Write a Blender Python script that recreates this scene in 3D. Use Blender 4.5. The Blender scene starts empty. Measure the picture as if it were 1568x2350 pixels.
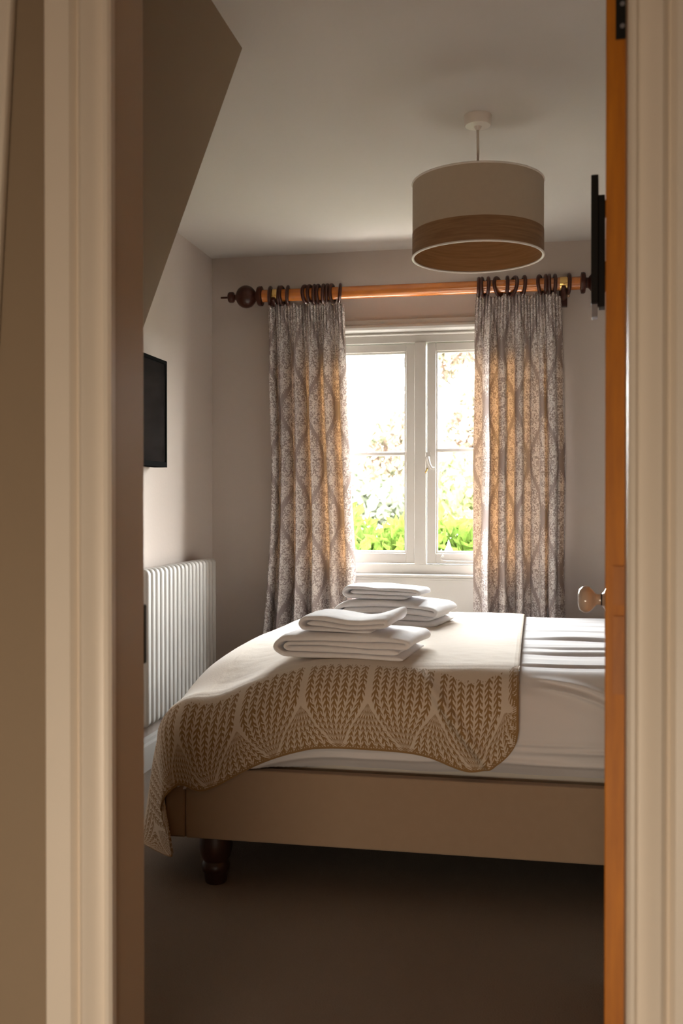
import bpy, bmesh, math, random
import numpy as np
from math import sin, cos, pi, sqrt, atan2, tan, exp, radians, degrees
from mathutils import Vector, Matrix, noise

# ------------------------------------------------------------------ camera, world, lights, exposure
SC = bpy.context.scene
COL = SC.collection
F_PX = 2285.0
YAW = radians(11.0)
PITCH = 17.0 / F_PX
CAM_H = 1.06

cam_d = bpy.data.cameras.new('camera')
cam = bpy.data.objects.new('camera', cam_d); COL.objects.link(cam)
cam_d.sensor_fit = 'VERTICAL'; cam_d.sensor_height = 36.0
cam_d.lens = 36.0 * F_PX / 2350.0
cam_d.clip_start = 0.02; cam_d.clip_end = 500
cam.location = (0, 0, CAM_H)
cam.rotation_euler = (pi / 2 - PITCH, 0, YAW)
cam_d.dof.use_dof = True
cam_d.dof.focus_distance = 3.6
cam_d.dof.aperture_fstop = 5.0
SC.camera = cam

SC.view_settings.view_transform = 'Standard'
SC.view_settings.look = 'None'
SC.view_settings.gamma = 1.0
SC.view_settings.use_curve_mapping = False
SC.view_settings.exposure = 0.0
try:
    SC.cycles.max_bounces = 12
    SC.cycles.diffuse_bounces = 7
    SC.cycles.glossy_bounces = 4
    SC.cycles.transmission_bounces = 6
    SC.cycles.transparent_max_bounces = 16
    SC.cycles.sample_clamp_indirect = 8.0
    SC.cycles.caustics_reflective = False
    SC.cycles.caustics_refractive = False
    SC.cycles.use_denoising = True
except Exception:
    pass

SKY_STRENGTH = 92.0
world = bpy.data.worlds.new('overcast_sky'); SC.world = world
world.use_nodes = True
wn = world.node_tree; wn.nodes.clear()
_o = wn.nodes.new('ShaderNodeOutputWorld'); _b = wn.nodes.new('ShaderNodeBackground')
_tc = wn.nodes.new('ShaderNodeTexCoord'); _sx = wn.nodes.new('ShaderNodeSeparateXYZ')
_rp = wn.nodes.new('ShaderNodeValToRGB')
_rp.color_ramp.elements[0].position = 0.0; _rp.color_ramp.elements[0].color = (1.0, 0.97, 0.93, 1)
_rp.color_ramp.elements[1].position = 0.7; _rp.color_ramp.elements[1].color = (0.95, 0.97, 1.0, 1)
wn.links.new(_tc.outputs['Generated'], _sx.inputs[0]); wn.links.new(_sx.outputs['Z'], _rp.inputs[0])
wn.links.new(_rp.outputs[0], _b.inputs['Color']); _b.inputs['Strength'].default_value = SKY_STRENGTH
wn.links.new(_b.outputs[0], _o.inputs[0])

def area_light(name, loc, rot, sx, sy, power, color, portal=False):
    d = bpy.data.lights.new(name, 'AREA'); d.shape = 'RECTANGLE'; d.size = sx; d.size_y = sy
    d.energy = power; d.color = color
    if portal:
        d.cycles.is_portal = True
    o = bpy.data.objects.new(name, d); COL.objects.link(o); o.location = loc; o.rotation_euler = rot
    return o
# portal guides sky sampling through the window opening (gives no light of its own)
area_light('window_portal', (-0.52, 4.735, 1.30), (-pi / 2, 0, 0), 1.15, 1.10, 1, (1, 1, 1), portal=True)
# landing: one warm ceiling lamp behind the viewer, and daylight low down from a landing window
area_light('landing_lamp', (-0.55, -0.75, 2.18), (radians(18), 0, 0), 0.30, 0.30, 2.0, (1.0, 0.56, 0.20))
area_light('landing_window', (-0.40, -0.75, 0.24), (radians(66), 0, 0), 0.9, 0.45, 30, (1.0, 0.84, 0.66))

def ray(u, v):
    r = (u - 784) / F_PX; t = (1175 - v) / F_PX
    cy, sy_ = cos(YAW), sin(YAW)
    fy, fz = cos(PITCH) + t * sin(PITCH), t * cos(PITCH) - sin(PITCH)
    return Vector((r * cy - fy * sy_, r * sy_ + fy * cy, fz))
def atY(u, v, Y):
    d = ray(u, v); k = Y / d.y
    return Vector((d.x * k, Y, CAM_H + d.z * k))
def xY(u, Y): return atY(u, 1175, Y).x
def zY(v, Y, u=784): return atY(u, v, Y).z

# ------------------------------------------------------------------ materials
class E:
    """tiny maths-to-nodes helper"""
    nt = None
    def __init__(s, k): s.k = k
    @staticmethod
    def n(op, *a, clamp=False):
        m = E.nt.nodes.new('ShaderNodeMath'); m.operation = op; m.use_clamp = clamp
        for i, x in enumerate(a):
            if isinstance(x, E): E.nt.links.new(x.k, m.inputs[i])
            else: m.inputs[i].default_value = float(x)
        return E(m.outputs[0])
    def __add__(s, o): return E.n('ADD', s, o)
    __radd__ = __add__
    def __sub__(s, o): return E.n('SUBTRACT', s, o)
    def __rsub__(s, o): return E.n('SUBTRACT', o, s)
    def __mul__(s, o): return E.n('MULTIPLY', s, o)
    __rmul__ = __mul__
    def __truediv__(s, o): return E.n('DIVIDE', s, o)
    def sin(s): return E.n('SINE', s)
    def cos(s): return E.n('COSINE', s)
    def abs(s): return E.n('ABSOLUTE', s)
    def fl(s): return E.n('FLOOR', s)
    def fr(s): return E.n('FRACT', s)
    def pw(s, p): return E.n('POWER', s, p)
    def lt(s, o): return E.n('LESS_THAN', s, o)
    def gt(s, o): return E.n('GREATER_THAN', s, o)
    def mx(s, o): return E.n('MAXIMUM', s, o)
    def mn(s, o): return E.n('MINIMUM', s, o)
def sstep(e, a, b):
    m = E.nt.nodes.new('ShaderNodeMapRange'); m.interpolation_type = 'SMOOTHSTEP'
    E.nt.links.new(e.k, m.inputs[0]); m.inputs[1].default_value = a; m.inputs[2].default_value = b
    return E(m.outputs[0])

def new_mat(name):
    m = bpy.data.materials.new(name); m.use_nodes = True
    nt = m.node_tree; b = nt.nodes['Principled BSDF']
    return m, nt, b
def rgb(c): return (c[0], c[1], c[2], 1)
def noise_node(nt, scale, detail=3, rough=.5, coord='Object', stretch=None):
    tc = nt.nodes.new('ShaderNodeTexCoord'); n = nt.nodes.new('ShaderNodeTexNoise')
    n.inputs['Scale'].default_value = scale; n.inputs['Detail'].default_value = detail
    n.inputs['Roughness'].default_value = rough
    if stretch:
        mp = nt.nodes.new('ShaderNodeMapping'); mp.inputs['Scale'].default_value = stretch
        nt.links.new(tc.outputs[coord], mp.inputs[0]); nt.links.new(mp.outputs[0], n.inputs['Vector'])
    else: nt.links.new(tc.outputs[coord], n.inputs['Vector'])
    return n
def mixc(nt, fac, a, b):
    m = nt.nodes.new('ShaderNodeMix'); m.data_type = 'RGBA'
    for s, x in ((m.inputs[0], fac), (m.inputs[6], a), (m.inputs[7], b)):
        if hasattr(x, 'is_linked') or hasattr(x, 'links'): nt.links.new(x, s)
        else: s.default_value = x if not isinstance(x, tuple) else rgb(x)
    return m.outputs[2]
def bump(nt, b, h, strength, dist):
    bp = nt.nodes.new('ShaderNodeBump'); bp.inputs['Strength'].default_value = strength
    bp.inputs['Distance'].default_value = dist
    nt.links.new(h, bp.inputs['Height']); nt.links.new(bp.outputs[0], b.inputs['Normal'])

def simple(name, c, rough=.6, c2=None, scale=8, bscale=None, bstr=.2, bdist=.001, metal=0, stretch=None, sheen=0, spec=.5, coat=0):
    m, nt, b = new_mat(name)
    c2 = c2 or tuple(x * .92 for x in c)
    n = noise_node(nt, scale, stretch=stretch)
    nt.links.new(mixc(nt, n.outputs['Fac'], c, c2), b.inputs['Base Color'])
    b.inputs['Roughness'].default_value = rough; b.inputs['Metallic'].default_value = metal
    b.inputs['Specular IOR Level'].default_value = spec
    b.inputs['Sheen Weight'].default_value = sheen
    b.inputs['Coat Weight'].default_value = coat
    if bscale:
        k = noise_node(nt, bscale, 4, .6, stretch=stretch); bump(nt, b, k.outputs['Fac'], bstr, bdist)
    return m

M = {}
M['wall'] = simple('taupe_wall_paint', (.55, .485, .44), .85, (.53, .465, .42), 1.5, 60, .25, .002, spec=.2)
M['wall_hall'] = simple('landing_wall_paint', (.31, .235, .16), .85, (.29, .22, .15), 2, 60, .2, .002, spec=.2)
M['ceiling'] = simple('ceiling_paint', (.62, .585, .545), .9, (.59, .555, .515), 1.2, 30, .2, .003, spec=.15)
M['white'] = simple('white_gloss_paint', (.57, .545, .51), .35, (.545, .52, .485), 3, 25, .15, .001)
M['trim'] = simple('cream_satin_paint', (.78, .70, .60), .38, (.74, .66, .56), 3, 25, .15, .001)
M['lining'] = simple('door_lining_paint', (.54, .42, .29), .5, (.50, .39, .27), 3, 30, .15, .001)
M['radiator'] = simple('radiator_enamel', (.60, .585, .56), .3, (.58, .565, .54), 4)
M['black'] = simple('black_matt_metal', (.009, .009, .009), .6, (.014, .013, .012), 20, spec=.2)
M['bezel'] = simple('tv_black_plastic', (.010, .010, .010), .7, spec=0)
M['screen'] = simple('tv_glass', (.008, .007, .007), .12, (.010, .009, .009), 3, spec=.07)
M['red'] = simple('red_plastic', (.35, .02, .02), .4)
M['grey_metal'] = simple('grey_metal', (.30, .31, .36), .4, metal=.6)
M['brass'] = simple('brass', (.75, .50, .18), .25, metal=1)
M['darkwood'] = simple('mahogany_stain', (.030, .008, .005), .3, (.065, .018, .010), 14, stretch=(1, 8, 8), spec=.35)
M['legwood'] = simple('dark_leg_wood', (.030, .012, .008), .4, (.05, .02, .012), 12, stretch=(8, 8, 1))
M['porcelain'] = simple('cream_porcelain', (.55, .44, .36), .12, (.53, .42, .34), 5, coat=.6)
M['cord'] = simple('white_cord', (.72, .66, .58), .5)
M['plastic'] = simple('white_plastic', (.80, .74, .68), .4)
M['bedframe'] = simple('beige_woven_upholstery', (.36, .26, .18), .9, (.33, .235, .16), 40, 900, .5, .001, sheen=.2, spec=.2)
M['sheet'] = simple('white_cotton', (.74, .72, .73), .85, (.71, .69, .70), 3, 250, .15, .0006, sheen=.15, spec=.2)
M['mattress'] = simple('mattress_ticking', (.6, .56, .5), .9)
M['towel'] = simple('white_terry', (.92, .91, .93), .95, (.84, .83, .85), 90, 300, .5, .0018, sheen=.6, spec=.1)
M['shade'] = simple('oatmeal_linen_shade', (.52, .44, .345), .9, (.48, .40, .315), 60, 500, .3, .0005, spec=.1)
M['bark'] = simple('bark', (.09, .07, .05), .9, (.05, .04, .03), 20)
M['stone'] = simple('pale_stone', (.75, .75, .72), .8)

def wood(name, a, b_, stretch, scale, rough=.35, coat=.3):
    m, nt, b = new_mat(name)
    n = noise_node(nt, scale, 5, .6, stretch=stretch)
    r = nt.nodes.new('ShaderNodeValToRGB'); r.color_ramp.elements[0].position = .35; r.color_ramp.elements[1].position = .7
    r.color_ramp.elements[0].color = rgb(a); r.color_ramp.elements[1].color = rgb(b_)
    nt.links.new(n.outputs['Fac'], r.inputs[0]); nt.links.new(r.outputs[0], b.inputs['Base Color'])
    b.inputs['Roughness'].default_value = rough; b.inputs['Coat Weight'].default_value = coat
    b.inputs['Coat Roughness'].default_value = .2
    return m
M['pine'] = wood('orange_pine', (.40, .125, .002), (.56, .19, .004), (6, 6, .6), 9, .6, 0)
M['mortise'] = wood('darker_pine_plate', (.34, .105, .003), (.46, .15, .004), (6, 6, 1), 9, .55, 0)
M['pole'] = wood('varnished_pole_wood', (.42, .125, .02), (.60, .20, .035), (.8, 9, 9), 6, .22, .5)
M['veneer'] = wood('wood_veneer', (.20, .105, .045), (.31, .175, .08), (1.5, 1.5, 26), 5, .6, 0)
M['veneer_in'] = wood('wood_veneer_inside', (.28, .14, .05), (.38, .20, .08), (1.5, 1.5, 26), 5, .7, 0)

def carpet():
    m, nt, b = new_mat('beige_loop_carpet')
    n = noise_node(nt, 260, 3, .7); n2 = noise_node(nt, 3, 2)
    c = mixc(nt, n.outputs['Fac'], (.32, .265, .22), (.58, .505, .44))
    c = mixc(nt, n2.outputs['Fac'], c, (.40, .33, .28)); nt.links.new(c, b.inputs['Base Color'])
    b.inputs['Roughness'].default_value = 1; b.inputs['Specular IOR Level'].default_value = .05
    bump(nt, b, n.outputs['Fac'], 1.0, .012)
    return m
M['carpet'] = carpet()

def glass():
    m, nt, b = new_mat('window_glass')
    nt.nodes.remove(b)
    out = nt.nodes['Material Output']; t = nt.nodes.new('ShaderNodeBsdfTransparent'); g = nt.nodes.new('ShaderNodeBsdfGlossy')
    g.inputs['Roughness'].default_value = .02; t.inputs[0].default_value = (.97, .985, .98, 1)
    fr = nt.nodes.new('ShaderNodeFresnel'); fr.inputs[0].default_value = 1.45
    mx = nt.nodes.new('ShaderNodeMixShader')
    ge = nt.nodes.new('ShaderNodeNewGeometry'); E.nt = nt
    fac = E(fr.outputs[0]) * (1 - E(ge.outputs['Backfacing']))
    nt.links.new(fac.k, mx.inputs[0]); nt.links.new(t.outputs[0], mx.inputs[1]); nt.links.new(g.outputs[0], mx.inputs[2])
    nt.links.new(mx.outputs[0], out.inputs[0])
    return m
M['glass'] = glass()

def uvxy(nt, name=None):
    u = nt.nodes.new('ShaderNodeUVMap')
    if name: u.uv_map = name
    s = nt.nodes.new('ShaderNodeSeparateXYZ'); nt.links.new(u.outputs[0], s.inputs[0])
    return E(s.outputs[0]), E(s.outputs[1])

def fern_mask(X, T, Pd=.18):
    """fans of leafy fronds standing on the hem (T = distance from the hem)"""
    X = X + sstep(T, .0, .07) * (.075 * Pd)
    def row(x0, t0, H=.282):
        xl = ((X / Pd + x0).fr() - .5) * Pd
        up = (T - t0) / .135; dn = (t0 + H - T) / .135
        q = up.mn(dn).mx(.0).mn(1.0)
        w = ((q * (pi / 2)).sin() * .35 + q * .65).mx(.004) * (.462 * Pd)
        u = xl / w
        ins = (u.abs()).lt(1.0) * (T.gt(t0)) * (T.lt(t0 + H))
        c = ((u * .5 + .5) * 7.0).fr() - .5
        nn = c.abs()
        # leaves sit in pairs up each frond, finer where the fan narrows
        leaf = ((T / .0150) + nn * 2.3).fr().lt(.55) * nn.lt(.40)
        stem = nn.lt(.085)
        return ins * leaf.mx(stem)
    a = row(0.0, .0, .37); b = row(.5, -.160)
    return a.mx(b)

def throw_mat():
    m, nt, b = new_mat('fern_wool_throw'); E.nt = nt
    X, T = uvxy(nt, 'front'); X2, T2 = uvxy(nt, 'foot')
    nz = noise_node(nt, 55, 3, .6, coord='UV')
    wob = (E(nz.outputs['Fac']) - .5) * .010
    Tn, T2n = T + wob, T2 + wob
    usefoot = T2.lt(T)
    front = fern_mask(X + wob, Tn) * (T + wob * 5).lt(.232)
    foot = fern_mask(X2 + wob, T2n) * (T2 + wob * 5).lt(.232)
    mask = front * (1 - usefoot) + foot * usefoot
    # blanket stitch along every hem
    R1, _ = uvxy(nt, 'edge')
    d = T.mn(T2).mn(R1)
    tick = ((X + X2 + T * 1.0) / .0095).fr().lt(.42) * d.lt(.015)
    stitch = d.lt(.006).mx(tick)
    mask = mask.mx(stitch)
    fz = noise_node(nt, 700, 2, .6, coord='UV')
    base = mixc(nt, fz.outputs['Fac'], (.58, .49, .40), (.69, .60, .50))
    leafc = mixc(nt, fz.outputs['Fac'], (.25, .145, .06), (.34, .21, .09))
    nt.links.new(mixc(nt, mask.k, base, leafc), b.inputs['Base Color'])
    b.inputs['Roughness'].default_value = .95; b.inputs['Specular IOR Level'].default_value = .1
    b.inputs['Sheen Weight'].default_value = .6; b.inputs['Sheen Roughness'].default_value = .45
    b.inputs['Sheen Tint'].default_value = (1, .98, .95, 1)
    f2 = noise_node(nt, 160, 4, .7, coord='UV')
    bump(nt, b, f2.outputs['Fac'], .5, .0015)
    return m
M['throw'] = throw_mat()

def curtain_mat():
    m, nt, b = new_mat('taupe_damask_curtain'); E.nt = nt
    X, Y = uvxy(nt)
    nz = noise_node(nt, 22, 2, .5, coord='UV')
    sx_ = nt.nodes.new('ShaderNodeSeparateColor'); nt.links.new(nz.outputs['Color'], sx_.inputs[0])
    wx = (E(sx_.outputs[0]) - .5) * .012; wy = (E(sx_.outputs[1]) - .5) * .012
    PX, PY = .36, .50
    fx = ((X / PX).fr() - .5).abs() * PX
    fy = (Y / PY).fr() * PY
    row = ((X / PX * 2 * pi).cos() + (Y / PY * 2 * pi).cos() * .95) + wx * 9
    scal = (((X + Y * .6) * 260).sin().abs() + ((X - Y * .6) * 260).sin().abs()) * .15
    band = ((row).abs() + scal).lt(.40)
    def vor(scale, ox, oy, feat='F1', st=1.0):
        v = nt.nodes.new('ShaderNodeTexVoronoi'); v.inputs['Scale'].default_value = scale; v.feature = feat
        c = nt.nodes.new('ShaderNodeCombineXYZ')
        nt.links.new((fx + wx + ox).k, c.inputs[0]); nt.links.new((fy * st + wy + oy).k, c.inputs[1])
        nt.links.new(c.outputs[0], v.inputs['Vector']); return E(v.outputs['Distance'])
    n2 = nt.nodes.new('ShaderNodeTexNoise'); n2.inputs['Scale'].default_value = 95; n2.inputs['Detail'].default_value = 2
    c2 = nt.nodes.new('ShaderNodeCombineXYZ'); nt.links.new(fx.k, c2.inputs[0]); nt.links.new(fy.k, c2.inputs[1])
    nt.links.new(c2.outputs[0], n2.inputs['Vector']); nf = E(n2.outputs['Fac'])
    v1 = vor(52, 0, 0, st=.75); v2 = vor(95, .3, .7)
    ring = ((v1 - .42).abs()).lt(.11) * nf.gt(.43)
    core = v1.lt(.17) * nf.lt(.60)
    dots = v2.lt(.24) * nf.gt(.42)
    curl = ((nf - .53).abs()).lt(.026)
    lace = ring.mx(dots).mx(core).mx(curl)
    mask = band.mx(lace)
    nt.nodes.remove(b)
    col = mixc(nt, mask.k, (.87, .84, .83), (.37, .315, .305))
    out = nt.nodes['Material Output']
    d = nt.nodes.new('ShaderNodeBsdfDiffuse'); t = nt.nodes.new('ShaderNodeBsdfTranslucent'); mx = nt.nodes.new('ShaderNodeMixShader')
    wv = nt.nodes.new('ShaderNodeBump'); fz = noise_node(nt, 900, 2, .5, coord='UV')
    wv.inputs['Strength'].default_value = .3; wv.inputs['Distance'].default_value = .001
    nt.links.new(fz.outputs['Fac'], wv.inputs['Height']); nt.links.new(wv.outputs[0], d.inputs['Normal'])
    nt.links.new(col, d.inputs['Color'])
    tcol = mixc(nt, mask.k, (.70, .50, .30), (.56, .40, .235)); nt.links.new(tcol, t.inputs['Color'])
    mx.inputs[0].default_value = .17
    nt.links.new(d.outputs[0], mx.inputs[1]); nt.links.new(t.outputs[0], mx.inputs[2]); nt.links.new(mx.outputs[0], out.inputs[0])
    return m
M['curtain'] = curtain_mat()

def leaf_mat(name, cols, scale=2.5):
    m, nt, b = new_mat(name)
    n = noise_node(nt, scale, 4, .8); r = nt.nodes.new('ShaderNodeValToRGB')
    r.color_ramp.elements[0].position = .3; r.color_ramp.elements[1].position = .7
    r.color_ramp.elements[0].color = rgb(cols[0]); r.color_ramp.elements[1].color = rgb(cols[-1])
    for i, c in enumerate(cols[1:-1]):
        e = r.color_ramp.elements.new(.3 + .4 * (i + 1) / (len(cols) - 1)); e.color = rgb(c)
    nt.links.new(n.outputs['Fac'], r.inputs[0])
    nt.nodes.remove(b)
    out = nt.nodes['Material Output']
    d = nt.nodes.new('ShaderNodeBsdfDiffuse'); t = nt.nodes.new('ShaderNodeBsdfTranslucent'); mx = nt.nodes.new('ShaderNodeMixShader')
    nt.links.new(r.outputs[0], d.inputs[0]); nt.links.new(r.outputs[0], t.inputs[0]); mx.inputs[0].default_value = .4
    nt.links.new(d.outputs[0], mx.inputs[1]); nt.links.new(t.outputs[0], mx.inputs[2]); nt.links.new(mx.outputs[0], out.inputs[0])
    return m
M['laurel'] = leaf_mat('laurel_leaves', [(0.012, 0.030, 0.004), (0.042, 0.066, 0.011), (0.060, 0.079, 0.02)], 7)
M['autumn'] = leaf_mat('autumn_leaves', [(0.020, 0.026, 0.018), (0.12, 0.12, 0.075), (0.21, 0.14, 0.115), (0.13, 0.13, 0.085)], 3)
M['mixed'] = leaf_mat('garden_leaves', [(0.03, 0.045, 0.015), (0.09, 0.10, 0.042), (0.13, 0.11, 0.055)], 2)
M['pale_green'] = leaf_mat('distant_foliage', [(0.11, 0.125, 0.085), (0.17, 0.175, 0.13)], .3)
M['grass'] = simple('lawn_grass', (.035, .040, .018), .95, (.05, .052, .028), 1.2)
M['bounce_slab'] = simple('pale_bounce_slab', (.80, .75, .68), .9, (.76, .70, .63), 3)  # kept pale so the added slab outdoors reflects light indoors

# ------------------------------------------------------------------ mesh helpers
def link_mesh(name, me, mat, parent=None, smooth=None, bevel=None, loc=None):
    if isinstance(me, bmesh.types.BMesh):
        bm = me; me = bpy.data.meshes.new(name)
        bmesh.ops.recalc_face_normals(bm, faces=bm.faces[:])
        bm.to_mesh(me); bm.free()
    o = bpy.data.objects.new(name, me); COL.objects.link(o)
    if mat is not None: me.materials.append(mat)
    if parent is not None: o.parent = parent
    if smooth:
        for p in me.polygons: p.use_smooth = True
        if smooth != 'all':
            try: me.set_sharp_from_angle(angle=radians(smooth))
            except Exception: pass
    if bevel:
        b = o.modifiers.new('soft_edges', 'BEVEL'); b.width = bevel; b.segments = 2; b.limit_method = 'ANGLE'
    if loc is not None: o.location = loc
    return o
def tag(o, label=None, cat=None, group=None, kind=None):
    if label: o['label'] = label
    if cat: o['category'] = cat
    if group: o['group'] = group
    if kind: o['kind'] = kind
    return o
def empty(name, loc, label=None, cat=None, group=None, kind=None, rz=0):
    o = bpy.data.objects.new(name, None); COL.objects.link(o); o.location = loc; o.rotation_euler = (0, 0, rz)
    o.empty_display_size = .05
    bpy.context.view_layer.update()
    return tag(o, label, cat, group, kind)
def box(bm, x0, x1, y0, y1, z0, z1):
    vs = [bm.verts.new(p) for p in ((x0, y0, z0), (x1, y0, z0), (x1, y1, z0), (x0, y1, z0), (x0, y0, z1), (x1, y0, z1), (x1, y1, z1), (x0, y1, z1))]
    for f in ((0, 3, 2, 1), (4, 5, 6, 7), (0, 1, 5, 4), (1, 2, 6, 5), (2, 3, 7, 6), (3, 0, 4, 7)):
        bm.faces.new([vs[i] for i in f])
    return vs
def B(*a):
    bm = bmesh.new()
    for c in a: box(bm, *c)
    return bm
def prism(bm, prof, axis, a, b):
    """extrude a closed 2D profile between a and b; axis = direction of the extrusion"""
    def p3(q, t):
        return {'x': (t, q[0], q[1]), 'y': (q[0], t, q[1]), 'z': (q[0], q[1], t)}[axis]
    v0 = [bm.verts.new(p3(q, a)) for q in prof]; v1 = [bm.verts.new(p3(q, b)) for q in prof]
    n = len(prof)
    for i in range(n): bm.faces.new((v0[i], v0[(i + 1) % n], v1[(i + 1) % n], v1[i]))
    bm.faces.new(v0[::-1]); bm.faces.new(v1)
def lathe(bm, prof, axis='z', n=40, origin=(0, 0, 0), closed=False):
    """prof: list of (radius, height)"""
    rings = []
    for r, h in prof:
        ring = []
        for i in range(n):
            t = 2 * pi * i / n; a, b = r * cos(t), r * sin(t)
            p = {'z': (a, b, h), 'x': (h, a, b), 'y': (a, h, b)}[axis]
            ring.append(bm.verts.new((p[0] + origin[0], p[1] + origin[1], p[2] + origin[2])))
        rings.append(ring)
    m = len(rings)
    for j in range(m if closed else m - 1):
        A, C = rings[j], rings[(j + 1) % m]
        for i in range(n): bm.faces.new((A[i], A[(i + 1) % n], C[(i + 1) % n], C[i]))
    if not closed:
        if prof[0][0] > 1e-5: bm.faces.new(rings[0][::-1])
        if prof[-1][0] > 1e-5: bm.faces.new(rings[-1])
        bmesh.ops.remove_doubles(bm, verts=bm.verts[:], dist=1e-6)
def tube(bm, pts, r, n=12):
    pts = [Vector(p) for p in pts]; rings = []
    for i, p in enumerate(pts):
        t = (pts[min(i + 1, len(pts) - 1)] - pts[max(i - 1, 0)]).normalized()
        u = t.orthogonal().normalized() if i == 0 else (u - t * u.dot(t)).normalized()
        w = t.cross(u); rr = r[i] if isinstance(r, (list, tuple)) else r
        rings.append([bm.verts.new(p + u * rr * cos(2 * pi * k / n) + w * rr * sin(2 * pi * k / n)) for k in range(n)])
    for a, b in zip(rings, rings[1:]):
        for k in range(n): bm.faces.new((a[k], a[(k + 1) % n], b[(k + 1) % n], b[k]))
    bm.faces.new(rings[0][::-1]); bm.faces.new(rings[-1])
def grid_mesh(name, P, uvs=None):
    """P: (nu, nv, 3) array"""
    nu, nv, _ = P.shape
    me = bpy.data.meshes.new(name)
    idx = np.arange(nu * nv).reshape(nu, nv)
    f = np.stack([idx[:-1, :-1], idx[1:, :-1], idx[1:, 1:], idx[:-1, 1:]], -1).reshape(-1, 4)
    me.from_pydata(P.reshape(-1, 3).tolist(), [], f.tolist())
    for nm, uv in (uvs or {}).items():
        l = me.uv_layers.new(name=nm)
        l.data.foreach_set('uv', uv.reshape(-1, 2)[f.reshape(-1)].astype('f4').ravel())
    return me
def fbm(x, y, z, s=1.0, o=2):
    v = 0; a = 1.0
    for k in range(o):
        v += a * noise.noise((x * s, y * s, z * s)); s *= 2.1; a *= .5
    return v

# ------------------------------------------------------------------ room shell
YW = 4.60           # face of the window wall
XL = -1.53          # left wall
XR = 1.25           # right wall
H = 2.245           # ceiling height
YD0, YD1 = 1.42, 1.54   # landing / bedroom face of the doorway wall
XJ0, XJ1 = -0.630, 0.128  # doorway jambs
DOOR_H = 2.0
WX0, WX1, WZ0, WZ1 = -1.085, 0.045, 0.735, 1.845   # window opening
def struct(name, bm, m, parent=None, **k):
    o = link_mesh(name, bm, m, parent, **k)
    if parent is None: o['kind'] = 'structure'
    return o
struct('floor', B((-2.2, 2.0, -1.6, YW + .13, -.06, 0)), M['carpet'])
struct('ceiling', B((XL - .1, XR + .1, YD1, YW + .13, H, H + .1)), M['ceiling'])
struct('wall_back', B((XL - .1, WX0, YW, YW + .13, 0, H), (WX1, XR + .1, YW, YW + .13, 0, H),
                      (WX0, WX1, YW, YW + .13, WZ1, H), (WX0, WX1, YW, YW + .13, 0, WZ0)), M['wall'])
struct('wall_left', B((XL - .1, XL, YD1, YW, 0, H)), M['wall'])
struct('wall_right', B((XR, XR + .1, YD1, YW, 0, H)), M['wall'])
# doorway wall
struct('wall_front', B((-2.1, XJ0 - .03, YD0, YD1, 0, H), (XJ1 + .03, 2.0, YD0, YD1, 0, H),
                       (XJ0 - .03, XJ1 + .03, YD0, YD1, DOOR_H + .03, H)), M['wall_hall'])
# sloping soffit over a knee wall, bedroom side
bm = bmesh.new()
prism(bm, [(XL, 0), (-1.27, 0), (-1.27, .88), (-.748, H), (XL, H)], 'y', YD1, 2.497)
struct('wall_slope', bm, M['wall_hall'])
# landing
struct('wall_landing_left', B((-1.75, -1.65, -1.4, YD0, 0, H)), M['wall_hall'])
struct('wall_landing_right', B((1.35, 1.45, -1.4, YD0, 0, H)), M['wall_hall'])
struct('wall_landing_back', B((-1.65, 1.35, -1.5, -1.4, 0, H)), M['wall_hall'])
struct('ceiling_landing', B((-1.65, 1.35, -1.4, YD0, H, H + .1)), M['ceiling'])

# skirting boards
def skirting(name, x0, x1, y0, y1, side):
    h = .13
    if side == 'x': prof, ax, a, b = [(x0, 0), (x1, 0), (x1, h - .03), (x1 - .006, h - .02), (x1 - .008, h - .008), (x0, h)], 'y', y0, y1
    else: prof, ax, a, b = [(y1, 0), (y0, 0), (y0, h - .03), (y0 + .006, h - .02), (y0 + .008, h - .008), (y1, h)], 'x', x0, x1
    bm = bmesh.new(); prism(bm, prof, ax, a, b)
    return struct(name, bm, M['white'])
skirting('baseboard_left', XL, XL + .018, 2.5, YW, 'x')
skirting('baseboard_back', XL + .018, XR, YW - .018, YW, 'y')

# door lining and architraves (landing side)
struct('trim_1', B((XJ0 - .028, XJ0, YD0, YD1, 0, DOOR_H), (XJ1, XJ1 + .028, YD0, YD1, 0, DOOR_H), (XJ0 - .028, XJ1 + .028, YD0, YD1, DOOR_H, DOOR_H + .028)), M['lining'])
def architrave(name, xin, sgn, parent=None):
    """moulded board standing on the landing face; xin = inner edge, sgn = outward direction"""
    w = .105; yf = YD0
    raw = [(0, 0), (0, .016), (.004, .0185), (.010, .0185), (.0125, .0135), (.016, .013), (.022, .014), (.030, .0165),
           (.037, .0205), (.043, .0225), (.047, .021), (.052, .0165), (.0555, .0155), (.057, .0185), (.062, .0225), (.100, .0235), (.103, .0215), (.105, 0)]
    prof = [(xin + sgn * (x - .004), yf - (d * 1.9 - .016 if d > 0 else 0)) for x, d in raw]
    bm = bmesh.new(); prism(bm, prof, 'z', 0, DOOR_H + .09)
    return struct(name, bm, M['trim'], smooth=28)
architrave('trim_2', XJ0, -1)
architrave('trim_3', XJ1, 1)
struct('trim_4', B((XJ0 - .10, XJ1 + .10, YD0 - .022, YD0, DOOR_H - .004 + .01, DOOR_H + .095)), M['trim'], bevel=.004)
# leaning stair trim just inside the landing, at the far left
bm = bmesh.new()
b = atY(25, 0, YD0 - .02); c = atY(0, 500, YD0 - .02); sl = (b.x - c.x) / (b.z - c.z)
zt_, zb_ = 2.24, .10
prism(bm, [(b.x + (zt_ - b.z) * sl, zt_), (b.x + (zt_ - b.z) * sl - .09, zt_), (b.x + (zb_ - b.z) * sl - .09, zb_), (b.x + (zb_ - b.z) * sl, zb_)], 'y', YD0 - .02, YD0)
struct('trim_5', bm, M['trim'], bevel=.006)

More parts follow.
